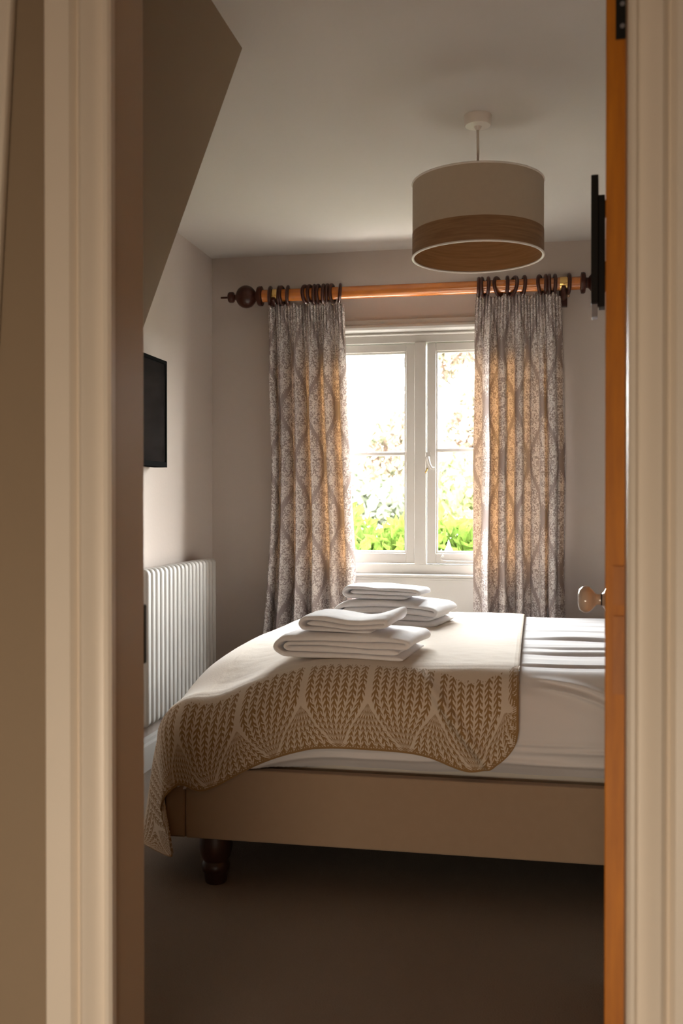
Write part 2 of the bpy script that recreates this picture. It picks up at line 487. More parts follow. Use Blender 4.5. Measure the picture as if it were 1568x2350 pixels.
# ------------------------------------------------------------------ window
win = empty('window_1', (-.52, YW, WZ0), kind='structure')
win['label'] = 'white painted two-light casement window behind the open curtains'
def wp(name, bm, m=None, parent=None, **k):
    o = link_mesh(name, bm, m or M['white'], None, **k)
    o.parent = parent or win
    o.matrix_parent_inverse = (parent or win).matrix_world.inverted()
    return o
MX0, MX1 = -.549, -.497          # mullion
JX0, JX1 = WX0, WX1
HZ = 1.812                        # underside of head frame
SZ = .782                         # top of frame cill
# architrave round the window, head piece with bead moulding
def arch_prof(d):   # (distance outwards from opening, projection)
    return [(0, 0), (0, .012), (.004, .016), (.009, .016), (.011, .012), (.014, .012), (.016, .018), (.026, .030), (.036, .034), (.046, .030), (.052, .022), (.054, .014), (.074, .013), (.076, 0)]
bm = bmesh.new()
prism(bm, [(YW - p, 1.845 + q) for q, p in arch_prof(0)], 'x', JX0 - .07, JX1 + .07)
wp('architrave', bm, smooth=28)
for s, xx in ((-1, JX0), (1, JX1)):
    bm = bmesh.new(); prism(bm, [(xx + s * q, YW - p) for q, p in arch_prof(0)], 'z', .72, 1.84)
    wp('architrave', bm, smooth=28)
# frame
wp('window_frame', B((JX0, JX1, YW + .004, YW + .12, HZ, WZ1), (JX0, JX0 + .045, YW + .004, YW + .12, SZ, HZ), (JX1 - .045, JX1, YW + .004, YW + .12, SZ, HZ),
                     (JX0, JX1, YW + .004, YW + .13, .737, SZ)), bevel=.002)
wp('mullion', B((MX0, MX1, YW - .002, YW + .11, SZ, HZ)), bevel=.002)
wp('window_sill', B((JX0 - .05, JX1 + .05, YW - .045, YW + .03, .724, .738)), bevel=.005)
wp('sill_apron', B((JX0 - .03, JX1 + .03, YW - .024, YW, .13, .717)), bevel=.003)
wp('apron_bead', B((JX0 - .03, JX1 + .03, YW - .035, YW, .712, .7235)), bevel=.003)
def sash(x0, x1, z0, z1, dy, barz):
    y0, y1 = YW + .022 + dy, YW + .062 + dy
    st = .041; rb = .048; rt = .036
    bm = B((x0, x0 + st, y0, y1, z0, z1), (x1 - st, x1, y0, y1, z0, z1), (x0 + st, x1 - st, y0, y1, z1 - rt, z1), (x0 + st, x1 - st, y0, y1, z0, z0 + rb))
    f = wp('casement', bm, bevel=.002)
    ix0, ix1, iz0, iz1 = x0 + st, x1 - st, z0 + rb, z1 - rt
    # putty bead, bar
    bd = .008
    o = wp('glazing_bead', B((ix0, ix0 + bd, y0 + .008, y0 + .024, iz0, iz1), (ix1 - bd, ix1, y0 + .008, y0 + .024, iz0, iz1), (ix0 + bd, ix1 - bd, y0 + .008, y0 + .024, iz1 - bd, iz1),
                             (ix0 + bd, ix1 - bd, y0 + .008, y0 + .024, iz0, iz0 + bd)), parent=f)
    o = wp('glazing_bar', B((ix0, ix1, y0 + .006, y1 - .006, barz - .009, barz + .009)), parent=f, bevel=.004)
    for a, b in ((iz0, barz - .009), (barz + .009, iz1)):
        wp('glass_pane', B((ix0, ix1, y0 + .025, y0 + .028, a, b)), M['glass'], parent=f)
    return f, y0
_, ys = sash(JX0 + .047, MX0 - .002, SZ + .003, HZ - .003, 0, 1.298)
sr, ys2 = sash(MX1 + .004, JX1 - .047, SZ + .003, HZ - .003, -.004, 1.312)
# casement fastener on the opening light and its keeper, painted over
bm = bmesh.new()
h0 = atY(984, 1060, ys2)
box(bm, h0.x - .012, h0.x + .010, ys2 - .006, ys2, h0.z - .04, h0.z + .045)
tube(bm, [(h0.x, ys2 - .005, h0.z + .02), (h0.x, ys2 - .03, h0.z + .018), (h0.x + .006, ys2 - .036, h0.z - .01), (h0.x + .018, ys2 - .034, h0.z - .03), (h0.x + .028, ys2 - .03, h0.z - .032)], [.007, .008, .007, .006, .008], 10)
wp('casement_fastener', bm, parent=sr, smooth=50)
bm = bmesh.new(); tube(bm, [(h0.x - .004, ys2 - .007, h0.z - .03), (h0.x - .012, ys2 - .02, h0.z - .05), (h0.x - .02, ys2 - .01, h0.z - .05)], .004, 8)
wp('latch_tongue', bm, M['brass'], parent=sr, smooth='all')
# casement stay along the bottom rail of the opening light
bm = bmesh.new(); q0 = atY(1012, 1288, ys2 - .008); q1 = atY(1085, 1289, ys2 - .008)
tube(bm, [q0 + Vector((.012, 0, .028)), q0 + Vector((0, 0, .014)), q0 + Vector((.006, 0, .003)), q0 + Vector((.03, 0, 0)), q0.lerp(q1, .6), q1, q1 + Vector((.15, 0, .002))], .0035, 8)
wp('casement_stay', bm, parent=sr, smooth='all')
# white pointed ornament on the outer ledge
bm = bmesh.new()
pn = atY(1030, 1266, YW + .17)
lathe(bm, [(.0, 0), (.019, 0), (.019, .006), (.012, .02), (.006, .040), (0, .058)], n=20)
struct('trim_6', B((WX0 - .05, WX1 + .05, YW + .131, YW + .24, WZ0 - .02, pn.z)), M['white'])
o = link_mesh('pointed_ornament', bm, M['stone'], smooth=40, loc=(pn.x, pn.y, pn.z))
tag(o, 'small white pointed cone standing on the outer ledge behind the opening pane', 'ornament')

# ------------------------------------------------------------------ door leaf, hinges, knob, hook board
dl = empty('door_1', (0.1005, 1.5, 0), kind='structure')
ang = atan2(.0690 * 2.26 - .1005, 2.26 - 1.5)      # leaf swung open into the room, seen edge on
dl.rotation_euler = (0, 0, -ang)
bpy.context.view_layer.update()
dl['label'] = 'orange pine door swung open into the bedroom, seen edge on'
def dp(name, bm, m, par=None, **k):
    o = link_mesh(name, bm, m, None, **k); o.parent = par or dl
    return o
leaf = dp('door_leaf', B((0, .035, .002, .765, .008, 1.985)), M['pine'], bevel=.002)
for z0 in (.265, 1.735):
    hz = B((.0135, .0355, -.0008, .003, z0 - (0 if z0 > 1 else .10), z0 + (.10 if z0 > 1 else 0)))
    hg = dp('hinge', hz, M['black'])
    bm = bmesh.new(); zc = z0 - (0 if z0 > 1 else .10)
    lathe(bm, [(.0045, zc), (.0045, zc + .10)], n=14, origin=(.037, -.003, 0))
    dp('hinge_knuckle', bm, M['black'], hg, smooth=40)
    bm = bmesh.new()
    for k in (.018, .05, .082): lathe(bm, [(.0035, -.0014), (.0035, -.0006)], 'y', 12, origin=(.023, 0, zc + k))
    dp('screw', bm, M['grey_metal'], hg)
# inlaid repair blocks / old lock mortise on the edge
mz0 = zY(1590, 1.5, 1415)
bm = B((.0115, .0275, -.0004, .003, mz0 - .002, mz0 + .112), (.0115, .0275, -.0004, .003, mz0 + .128, mz0 + .185))
dp('edge_patch', bm, M['mortise'])
# knob near the free edge of the leaf, bedroom face
kz = zY(1375, 2.2, 1360)
kn = dp('knob', B((-.002, 0, .69, .70, kz - .005, kz + .005)), M['porcelain'])
bm = bmesh.new()
lathe(bm, [(0, -.060), (.012, -.0598), (.022, -.057), (.0275, -.050), (.0290, -.043), (.0268, -.036), (.020, -.0285), (.0135, -.024), (.0115, -.019), (.0118, -.014), (.0118, -.0125)], 'x', 36, origin=(0, .695, kz))
dp('knob_grip', bm, M['porcelain'], kn, smooth=50)
bm = bmesh.new(); lathe(bm, [(.0128, -.0125), (.0128, -.0095)], 'x', 30, origin=(0, .695, kz)); dp('knob_collar', bm, M['black'], kn, smooth=40)
bm = bmesh.new(); lathe(bm, [(.0135, -.0095), (.017, -.006), (.024, -.004), (.027, -.001), (.027, 0)], 'x', 36, origin=(0, .695, kz)); dp('knob_rose', bm, M['porcelain'], kn, smooth=40)
bm = bmesh.new(); box(bm, -.004, 0, .683, .707, kz - .075, kz - .033)
dp('escutcheon', bm, M['porcelain'], kn, bevel=.002)

# black hook board on the bedroom face of the door
hb = empty('hook_board', (0, 0, 0), 'narrow black board with a grey peg, upright on the pine door above its knob', 'hook board')
hb.matrix_world = dl.matrix_world.copy()
Yb_ = .50
def hbp(n_, bm, m, par=None, **k):
    o = link_mesh(n_, bm, m, None, **k); o.parent = par or hb; return o
zt, zb = zY(408, 2.0, 1365), zY(700, 2.0, 1365)
zt2, zb2 = zY(452, 2.0, 1365), zY(706, 2.0, 1365)
hbp('front_board', B((-.030, -.0165, Yb_ - .02, Yb_ + .02, zb, zt)), M['black'], bevel=.001)
hbp('back_board', B((-.0163, -.0045, Yb_ - .012, Yb_ + .03, zb2, zt2)), M['black'], bevel=.001)
for zz in (zY(512, 2.0), zY(644, 2.0)):
    hbp('mount', B((-.0045, 0, Yb_ - .004, Yb_ + .016, zz - .014, zz + .014)), M['black'])
hbp('peg', B((-.0285, -.0175, Yb_ - .014, Yb_ + .014, zY(731, 2.0, 1365), zb)), M['grey_metal'], bevel=.001)

# keep of the lock on the far edge of the left door lining
ka, kb = zY(1388, 1.54, 328), zY(1524, 1.54, 328)
kp = empty('lock_keep', (XJ0, YD1, kb), 'black iron lock keep on the doorway lining, in front of the radiator', 'lock keep')
o = link_mesh('keep_case', B((-.010, .0015, .0005, .0125, 0, ka - kb)), M['black'], kp, bevel=.002)
o = link_mesh('keep_plate', B((-.024, -.0102, .0, .004, -.012, ka - kb + .012)), M['black'], kp, bevel=.002)
kp.location = (XJ0 - .001, YD1, kb)

# ------------------------------------------------------------------ television
tv = empty('television', (-1.487, 3.818, 1.21), 'black flat television mounted on the side wall above the radiator', 'television')
tv.rotation_euler = (0, 0, radians(0)); bpy.context.view_layer.update()
TVW, TVH = .735, .428
o = link_mesh('tv_case', B((-.03, .022, -TVW, 0, 0, TVH)), M['bezel'], tv, bevel=.003)
o = link_mesh('bezel', B((.022, .027, -TVW, -TVW + .014, 0, TVH), (.022, .027, -.014, 0, 0, TVH), (.022, .027, -TVW + .014, -.014, TVH - .014, TVH), (.022, .027, -TVW + .014, -.014, 0, .020)), M['bezel'], tv, bevel=.001)
o = link_mesh('screen', B((.0222, .0235, -TVW + .014, -.014, .020, TVH - .014)), M['screen'], tv)
o = link_mesh('indicator_light', B((.008, .020, -.30, -.275, -.007, .0)), M['red'], tv); tag(o, 'small red indicator')
o = link_mesh('wall_bracket', B((-.043, -.03, -TVW / 2 - .1, -TVW / 2 + .1, .12, .32)), M['black'], tv)

# ------------------------------------------------------------------ radiator
rd = empty('radiator', (-1.43, 3.54, .215), 'white column radiator on the side wall beneath the television', 'radiator')
NR, PR = 19, .0462
yA = 3.54
def rad_section(y):
    bm = bmesh.new(); D = .070; Hh = .60; r = .022; w = .0165
    prof = []
    for cx, cz, a0 in ((-r, Hh - r, 0), (-D + r, Hh - r, 90), (-D + r, r, 180), (-r, r, 270)):
        for k in range(6):
            t = radians(a0 + 18 * k); prof.append((cx + r * cos(t), cz + r * sin(t)))
    prism(bm, prof, 'y', y - w, y + w)
    return bm
s0 = link_mesh('radiator_column', rad_section(0), M['radiator'], rd, smooth=40)
b = s0.modifiers.new('round', 'BEVEL'); b.width = .011; b.segments = 4; b.limit_method = 'ANGLE'; b.angle_limit = radians(60)
s0.location = (0, .018, 0)
for k in range(1, NR - 1):
    c = s0.copy(); COL.objects.link(c); c.parent = rd; c.location = (0, .018 + k * PR, 0)
for zz in (.018, .558): link_mesh('header', B((-.052, -.018, .018, .018 + (NR - 2) * PR, zz, zz + .024)), M['radiator'], rd, bevel=.006)
for yy in (.10, .72):
    for zz in (.08, .50): link_mesh('wall_bracket', B((-.0995, -.060, yy, yy + .03, zz, zz + .04)), M['radiator'], rd)
bm = bmesh.new(); tube(bm, [(-.035, .80, .022), (-.035, .855, .022), (-.035, .855, -.10), (-.035, .855, -.2145)], .0075, 12)
link_mesh('pipe_tail', bm, M['radiator'], rd, smooth=50)

# ------------------------------------------------------------------ pendant lamp
lx, ly = -.173, 3.07
lp = empty('pendant_lamp', (lx, ly, CAM_H + .755), 'drum pendant lamp in oatmeal linen with a wood veneer band, hanging from the ceiling', 'pendant lamp')
zb = 0; SH = .226; R = .1985
bm = bmesh.new(); lathe(bm, [(R, .072), (R, SH), (R - .0035, SH), (R - .0035, .072)], n=96, closed=True); shd = link_mesh('lamp_shade', bm, M['shade'], lp, smooth=50)
bm = bmesh.new(); lathe(bm, [(R + .0008, .002), (R + .0008, .073), (R - .0015, .073), (R - .0015, .002)], n=96, closed=True); link_mesh('veneer_band', bm, M['veneer'], lp, smooth=50)
bm = bmesh.new(); lathe(bm, [(R - .0036, .003), (R - .0036, SH - .004), (R - .0048, SH - .004), (R - .0048, .003)], n=96, closed=True); link_mesh('shade_lining', bm, M['veneer_in'], lp, smooth=50)
for z_ in (0, SH - .002):
    bm = bmesh.new(); lathe(bm, [(R + .0022, z_ + cos(a) * .0030) if False else (R - .001 + .0042 * cos(a), z_ + .0032 * sin(a)) for a in [2 * pi * k / 10 for k in range(10)]], n=96, closed=True)
    link_mesh('shade_rim', bm, M['plastic'], lp, smooth='all')
bm = bmesh.new()
for k in range(3):
    t = 2 * pi * k / 3 + .5; tube(bm, [(.02 * cos(t), .02 * sin(t), SH - .03), (.18 * cos(t), .18 * sin(t), SH - .012), ((R - .004) * cos(t), (R - .004) * sin(t), SH - .006)], .0018, 8)
lathe(bm, [(.022, SH - .034), (.022, SH - .028)], n=24)
link_mesh('shade_carrier', bm, M['grey_metal'], lp, smooth=50)
bm = bmesh.new(); lathe(bm, [(.018, SH - .085), (.020, SH - .05), (.016, SH - .035), (.012, SH - .005), (.006, SH + .01)], n=24); link_mesh('bulb_holder', bm, M['plastic'], lp, smooth=40)
bm = bmesh.new(); lathe(bm, [(0, SH - .165), (.018, SH - .158), (.029, SH - .135), (.026, SH - .112), (.014, SH - .085)], n=24); link_mesh('bulb', bm, M['plastic'], lp, smooth='all')
zc = H - (CAM_H + .755)
bm = bmesh.new(); tube(bm, [(0, 0, SH), (.0008, 0, (SH + zc) / 2), (0, 0, zc - .03)], .0042, 12); link_mesh('cord', bm, M['cord'], lp, smooth='all')
bm = bmesh.new(); lathe(bm, [(.006, zc - .043), (.010, zc - .036), (.012, zc - .032), (.038, zc - .030), (.0405, zc - .026), (.042, zc - .003), (.0425, zc)], n=48); link_mesh('ceiling_rose', bm, M['plastic'], lp, smooth=40)

# ------------------------------------------------------------------ curtain pole
YP = 4.50; ZP = CAM_H + .973
pl = empty('curtain_pole', (-.52, YP, ZP), 'varnished orange wooden curtain pole with dark turned finials above the window', 'curtain pole')
px0, px1 = xY(602, YP) + .52, xY(1333, YP) + .52
bm = bmesh.new(); lathe(bm, [(.0285, px0), (.0285, px1)], 'x', 40); link_mesh('pole', bm, M['pole'], pl, smooth=40)
def fin(x, s):
    f = [(.030, -.004), (.046, .000), (.047, .010), (.044, .018), (.024, .022), (.022, .030), (.034, .040), (.046, .052), (.052, .068), (.053, .080), (.050, .094), (.042, .108), (.030, .118),
         (.018, .123), (.012, .128), (.012, .133), (.023, .137), (.0255, .142), (.0255, .156), (.022, .162), (.010, .165)]
    bm = bmesh.new(); lathe(bm, [(r, x + s * h) for r, h in f], 'x', 40)
    o = link_mesh('finial', bm, M['darkwood'], pl, smooth=50)
    bm = bmesh.new(); lathe(bm, [(.0048, x + s * .160), (.0048, x + s * .198), (.002, x + s * .202)], 'x', 14); q = link_mesh('finial_pin', bm, M['darkwood'], o, smooth=40)
fin(px0, -1); fin(px1, 1)
for u in (631, 1293):
    x = xY(u, YP) + .52
    bm = bmesh.new()
    box(bm, x - .018, x + .018, .070, .1, -.085, .045)
    tube(bm, [(x, .09, -.045), (x, .03, -.043), (x, -.012, -.038), (x, -.034, -.020)], [.017, .016, .014, .009], 14)
    o = link_mesh('bracket', bm, M['darkwood'], pl, smooth=45)
    bm = bmesh.new(); lathe(bm, [(.0, -.0345), (.006, -.034), (.006, -.028)], 'y', 14, origin=(x + .002, 0, -.004)); link_mesh('screw', bm, M['brass'], o, smooth=40)
    bm = bmesh.new(); lathe(bm, [(.0305, x - .016), (.0315, x), (.0305, x + .016)], 'x', 32); link_mesh('collar', bm, M['brass'], o, smooth=40)

# rings
def ring_mesh():
    bm = bmesh.new()
    lathe(bm, [(.0395 + .0088 * cos(t), .0080 * sin(t)) for t in [2 * pi * k / 12 for k in range(12)]], 'x', 44, closed=True)
    me = bpy.data.meshes.new('curtain_ring'); bmesh.ops.recalc_face_normals(bm, faces=bm.faces[:]); bm.to_mesh(me); bm.free()
    me.materials.append(M['darkwood'])
    for p in me.polygons: p.use_smooth = True
    bm = bmesh.new()
    lathe(bm, [(.0048 + .0011 * cos(t), .0011 * sin(t)) for t in [2 * pi * k / 6 for k in range(6)]], 'y', 12, origin=(0, 0, -.0525), closed=True)
    ey = bpy.data.meshes.new('ring_eye'); bmesh.ops.recalc_face_normals(bm, faces=bm.faces[:]); bm.to_mesh(ey); bm.free(); ey.materials.append(M['brass'])
    return me, ey
rm, re_ = ring_mesh()
ORD = ['first', 'second', 'third', 'fourth', 'fifth', 'sixth', 'seventh', 'eighth', 'ninth', 'tenth', 'eleventh', 'twelfth']
L_ = [(621, 6), (640, 10), (648, -4), (661, 8), (703, -14), (713, -9), (722, 4), (732, -3), (742, 7), (752, 3), (763, -6), (780, 12)]
R_ = [(1098, 5), (1107, -4), (1119, 9), (1143, -22), (1163, 6), (1178, 24), (1201, 12), (1240, -16), (1251, 4), (1261, -3), (1272, 6), (1305, 4)]
random.seed(4)
for lst, side, grp in ((L_, 'the radiator side curtain', 'rings over the curtain nearer the radiator'), (R_, 'the door side curtain', 'rings over the curtain nearer the open door')):
    for k, (u, tl) in enumerate(lst):
        x = xY(u, YP)
        o = bpy.data.objects.new('curtain_ring', rm); COL.objects.link(o)
        o.location = (x, YP, ZP - .0021); o.rotation_euler = (0, radians(tl * .35), radians(tl))
        tag(o, 'dark wooden curtain ring, %s from left over %s' % (ORD[k], side), 'curtain ring', grp)
        e = bpy.data.objects.new('ring_eye', re_); COL.objects.link(e); e.parent = o

# ------------------------------------------------------------------ curtains
def interp(x, xs, ys): return float(np.interp(x, xs, ys))
def curtain(name, label, zt, zlow, vz, left_u, right_u, folds, seed, W, lean=0.0):
    """folds: list of (s, depth) control points across the cloth: depth<0 towards the room"""
    nu, nv = 420, 150
    P = np.zeros((nu, nv, 3)); UV = np.zeros((nu, nv, 2))
    zs = [CAM_H + 0] * 0
    rnd = random.Random(seed)
    ss = [f[0] for f in folds]; dd = [f[1] for f in folds]
    for j in range(nv):
        tv_ = j / (nv - 1); z = zt + (zlow - zt) * tv_
        v = 1158 - (z - CAM_H) * F_PX / 4.55
        ul = interp(v, vz, left_u); ur = interp(v, vz, right_u)
        x0, x1 = xY(ul, 4.47), xY(ur, 4.47)
        open_ = min(1, max(0, (tv_ - .015) / .16)); open_ = open_ * open_ * (3 - 2 * open_)
        for i in range(nu):
            s = i / (nu - 1)
            sh = lean * tv_ * sin(pi * s) + .010 * noise.noise((s * 3, tv_ * 2.2, seed))
            q = min(1, max(0, s + sh * 1.0))
            # smooth periodic interpolation between ridge/valley control points
            k = int(np.searchsorted(ss, q)); k = min(max(k, 1), len(ss) - 1)
            a = (q - ss[k - 1]) / (ss[k] - ss[k - 1]); a = (1 - cos(pi * min(1, max(0, a)))) / 2
            d = dd[k - 1] * (1 - a) + dd[k] * a
            amp = .30 + .70 * open_
            amp *= 1 + .25 * noise.noise((q * 4, tv_ * 1.6, seed + 7)) + .25 * tv_
            heading = (1 - open_) * .0085 * sin(2 * pi * 27 * s + 1.3 * sin(9 * s))
            heading += .0035 * noise.noise((s * 26, tv_ * 3.5, seed + 3)) * (1 - .5 * tv_)
            # pinching just under the heading tape
            x = x0 + (x1 - x0) * s + .006 * sin(2 * pi * 11 * s + seed) * open_ * (1 - .4 * tv_)
            x += .006 * noise.noise((s * 7, tv_ * 4, seed + 20))
            P[i, j] = (x, min(4.575, 4.478 + d * amp) + heading, z + (.006 * sin(2 * pi * 9 * s) if j == 0 else 0))
            UV[i, j] = (s * W, z)
    me = grid_mesh(name, P, {'UVMap': UV})
    o = link_mesh(name, me, M['curtain'], smooth='all')
    tag(o, label, 'curtain', 'damask curtains either side of the window')
    o.modifiers.new('cloth_thickness', 'SOLIDIFY').thickness = .0012
    return o
zt = ZP - .052
curtain('curtain', 'taupe and cream damask curtain between radiator and window, flaring at its foot', zt, .03,
        [690, 900, 1040, 1250, 1350, 1450, 1560], [611, 614, 616, 613, 607, 597, 585], [788, 797, 803, 812, 815, 817, 818],
        [(0, .125), (.05, -.022), (.11, .035), (.18, -.035), (.27, .050), (.36, -.045), (.47, .052), (.56, -.048), (.66, .046), (.77, -.042), (.86, .046), (.935, -.030), (1.0, .004)], 3, 1.05, lean=-.03)
curtain('curtain', 'taupe and cream damask curtain on the open door side of the window, with glowing folds', zt + .004, .03,
        [690, 800, 1040, 1250, 1410, 1560], [1091, 1087, 1085, 1083, 1084, 1084], [1287, 1292, 1297, 1298, 1299, 1300],
        [(0, .035), (.10, .030), (.17, -.050), (.235, .040), (.265, .045), (.335, -.045), (.405, .047), (.45, .050), (.52, -.042), (.60, .030), (.70, .012), (.775, -.005), (.79, .034), (.87, -.045), (.94, -.004), (1.0, .125)], 9, 1.15)

# ------------------------------------------------------------------ bed frame
bd = empty('bed', (-1.03, 2.62, 0), 'beige upholstered bed frame on dark turned legs, carrying the mattress', 'bed')
RZ0, RZ1 = .136, .333
BX0, BX1, BY0, BY1 = -1.010, 1.03, 2.62, 4.16
def bp(n_, bm, m, par=None, **k):
    o = link_mesh(n_, bm, m, None, **k); o.parent = par or bd; o.matrix_parent_inverse = (par or bd).matrix_world.inverted() if par is None else Matrix.Identity(4)
    return o
bp('side_rail', B((-.950, BX1, BY0, BY0 + .035, RZ0, RZ1)), M['bedframe'], bevel=.005)
bp('side_rail', B((-.950, BX1, BY1 - .035, BY1, RZ0, RZ1)), M['bedframe'], bevel=.005)
bp('foot_rail', B((BX0, -.9515, BY0 + .001, BY1, RZ0, RZ1 - .002)), M['bedframe'], bevel=.006)
bp('slat_base', B((-.950, BX1, BY0 + .035, BY1 - .035, .285, .300)), M['black'])
for lx_, ly_ in ((-.880, BY0 + .055), (-.880, BY1 - .06), (.93, BY0 + .055), (.93, BY1 - .06)):
    bm = bmesh.new()
    lathe(bm, [(.028, 0), (.030, .004), (.0335, .030), (.038, .034), (.0395, .050), (.0365, .056), (.0335, .062), (.041, .074), (.0455, .092), (.047, .108), (.0455, .1215), (.0445, .1365)], n=36, origin=(lx_, ly_, 0))
    bp('leg', bm, M['legwood'], smooth=50)
bp('headboard', B((BX1, BX1 + .06, BY0, BY1, RZ0, 1.05)), M['bedframe'], bevel=.01)
bp('mattress', B((-.93, BX1 - .01, BY0 + .05, BY1 - .05, .3005, .52)), M['mattress'], bevel=.05)

# ------------------------------------------------------------------ duvet and throw share the shape of the made bed
FX, FY, BYE, TOPZ = -.925, 2.735, 4.045, .612    # flat edges: foot, near side, far side
def prof(r, R):
    if r <= 0: return 0.0, 0.0
    if r < R * pi / 2: return R * sin(r / R), R * (1 - cos(r / R))
    return R, R + r - R * pi / 2
KD = .50
def bed_surface(x, y, off=0.0, throw=False):
    """cloth coordinates -> point on the made bed; x,y run on past the edges down the sides"""
    dx = min(0, x - FX); dy = min(0, y - FY) if y < BYE else y - BYE
    r = sqrt(dx * dx + dy * dy)
    bx, by = max(x, FX), min(max(y, FY), BYE)
    z = TOPZ
    # gently crowned and lumpy top
    z += .012 * sin(pi * min(1, max(0, (by - FY) / (BYE - FY)))) + .007 * fbm(bx, by, 1.0, 2.3)
    z -= .038 * exp(-((bx - FX) / .24) ** 2) + .030 * exp(-((bx - FX) / .22) ** 2 - ((by - FY) / .35) ** 2) + .034 * exp(-((bx - FX) / .13) ** 2 - ((by - FY) / .20) ** 2)
    if r > 0:
        ca, sa = dx / r, dy / r
        t = abs(atan2(dy, dx)) if False else atan2(abs(dy), abs(dx))   # 0 = foot side, pi/2 = long side
        R = .105 * sin(t) ** 2 + .130 * cos(t) ** 2
        o_, dn = prof(r, R)
        # near side bulges a little, then tucks in above the rail
        o_ += .014 * sin(min(1, max(0, (r - .08) / .22)) * pi) * sin(t) ** 2
        # spare cloth at the corner stands out in a fold
        cr = max(0, sin(2 * t)) ** 1.0
        fold = min(1, max(0, (r - .10) / .30))
        o_ += .20 * max(0, r - .20) * cos(t) ** 2
        lx_s = 0.0
        if throw:
            o_ += cr * fold * .020 * cos((t - 1.0) * 5.0)
            lx_s = KD * max(0, r - .24) * exp(-((t - .52) / .27) ** 2)
        if throw: o_ += fold * .010 * noise.noise((x * 5, y * 5, 4.0))
        n_out = (off + (.004 if throw else 0)) * min(1, r / (R * 1.3)); z -= dn; z += off * (1 - min(1, r / (R * 1.6)))
        px, py = bx + ca * (o_ + n_out), by + sa * (o_ + n_out)
        if throw and lx_s:
            px += (1 if dx < 0 else 0) * .77 * lx_s; py += (-1 if dy < 0 else 1) * .64 * lx_s
    else:
        z += off; px, py = bx, by
    return px, py, z

def duvet():
    nu, nv = 330, 330
    P = np.zeros((nu, nv, 3)); UV = np.zeros((nu, nv, 2))
    xs = np.linspace(FX - .30, BX1 - .02, nu); ys = np.concatenate([np.linspace(FY - .338, FY, 110)[:-1], np.linspace(FY, BYE, 170)[:-1], np.linspace(BYE, BYE + .32, 52)])
    ys = np.interp(np.linspace(0, 1, nv), np.linspace(0, 1, len(ys)), ys)
    for i, x in enumerate(xs):
        for j, y in enumerate(ys):
            px, py, pz = bed_surface(x, y)
            ry = max(0, FY - y)
            if y >= FY and y <= BYE:       # creases running along the bed on the uncovered part
                m_ = min(1, max(0, (x + .30) / .4))
                for y0, a, w, sl in ((2.78, .010, .010, .00), (2.995, .012, .013, .012), (3.10, .006, .008, -.008), (3.28, .010, .012, .01), (3.50, .005, .012, .0), (3.72, .004, .012, .01)):
                    yy = y0 + sl * sin(3 * x + y0) + .006 * noise.noise((x * 4, y0, 0))
                    d = (y - yy) / w
                    pz += m_ * (-a * exp(-d * d) + .65 * a * exp(-((d - 2.2) / 1.8) ** 2)) * (.75 + .5 * noise.noise((x * 3, y0 * 9, 1)))
                pz += m_ * .003 * noise.noise((x * 2.0, y * 22, 5))
            if ry > .02:
                k = min(1, (ry - .02) / .10)
                # slack folds along the lower edge, broad drag lines towards the head
                py -= k * (.010 * noise.noise((x * 2.2, ry * 16, 2.2)) + .005 * noise.noise((x * 7, ry * 22, 6)))
                e = (x - .02) * .55
                for c0, a in ((.055, .020), (.085, .015)):
                    d = (ry - c0 - .9 * max(0, x - .0) ** 2 * 1.6 + (.0 if a > .008 else -.015)) / .009
                    if x > -.02: py -= a * exp(-d * d) * min(1, (x + .02) / .08)
                for c0, a, sl in ((.235, .010, .10), (.262, .012, -.05), (.292, .010, .03)):
                    d = (ry - c0 - sl * (x * .25) - .008 * sin(x * 5 + c0 * 40)) / .008
                    py -= a * exp(-d * d) * (.6 + .6 * noise.noise((x * 1.8, c0 * 30, 3)))
                if ry > .29: py += (ry - .29) * 1.1
                py = min(py, FY + .03)
            if pz < RZ1 + .002 and x > FX - .02: pz = RZ1 + .002 + (.004 * (.5 + noise.noise((x * 14, 0, 0))))
            P[i, j] = (px, py, pz); UV[i, j] = (x, y)
    me = grid_mesh('duvet', P, {'UVMap': UV})
    o = link_mesh('duvet', me, M['sheet'], smooth='all')
    tag(o, 'creased white cotton duvet filling the bed from foot to open door', 'duvet')
duvet()

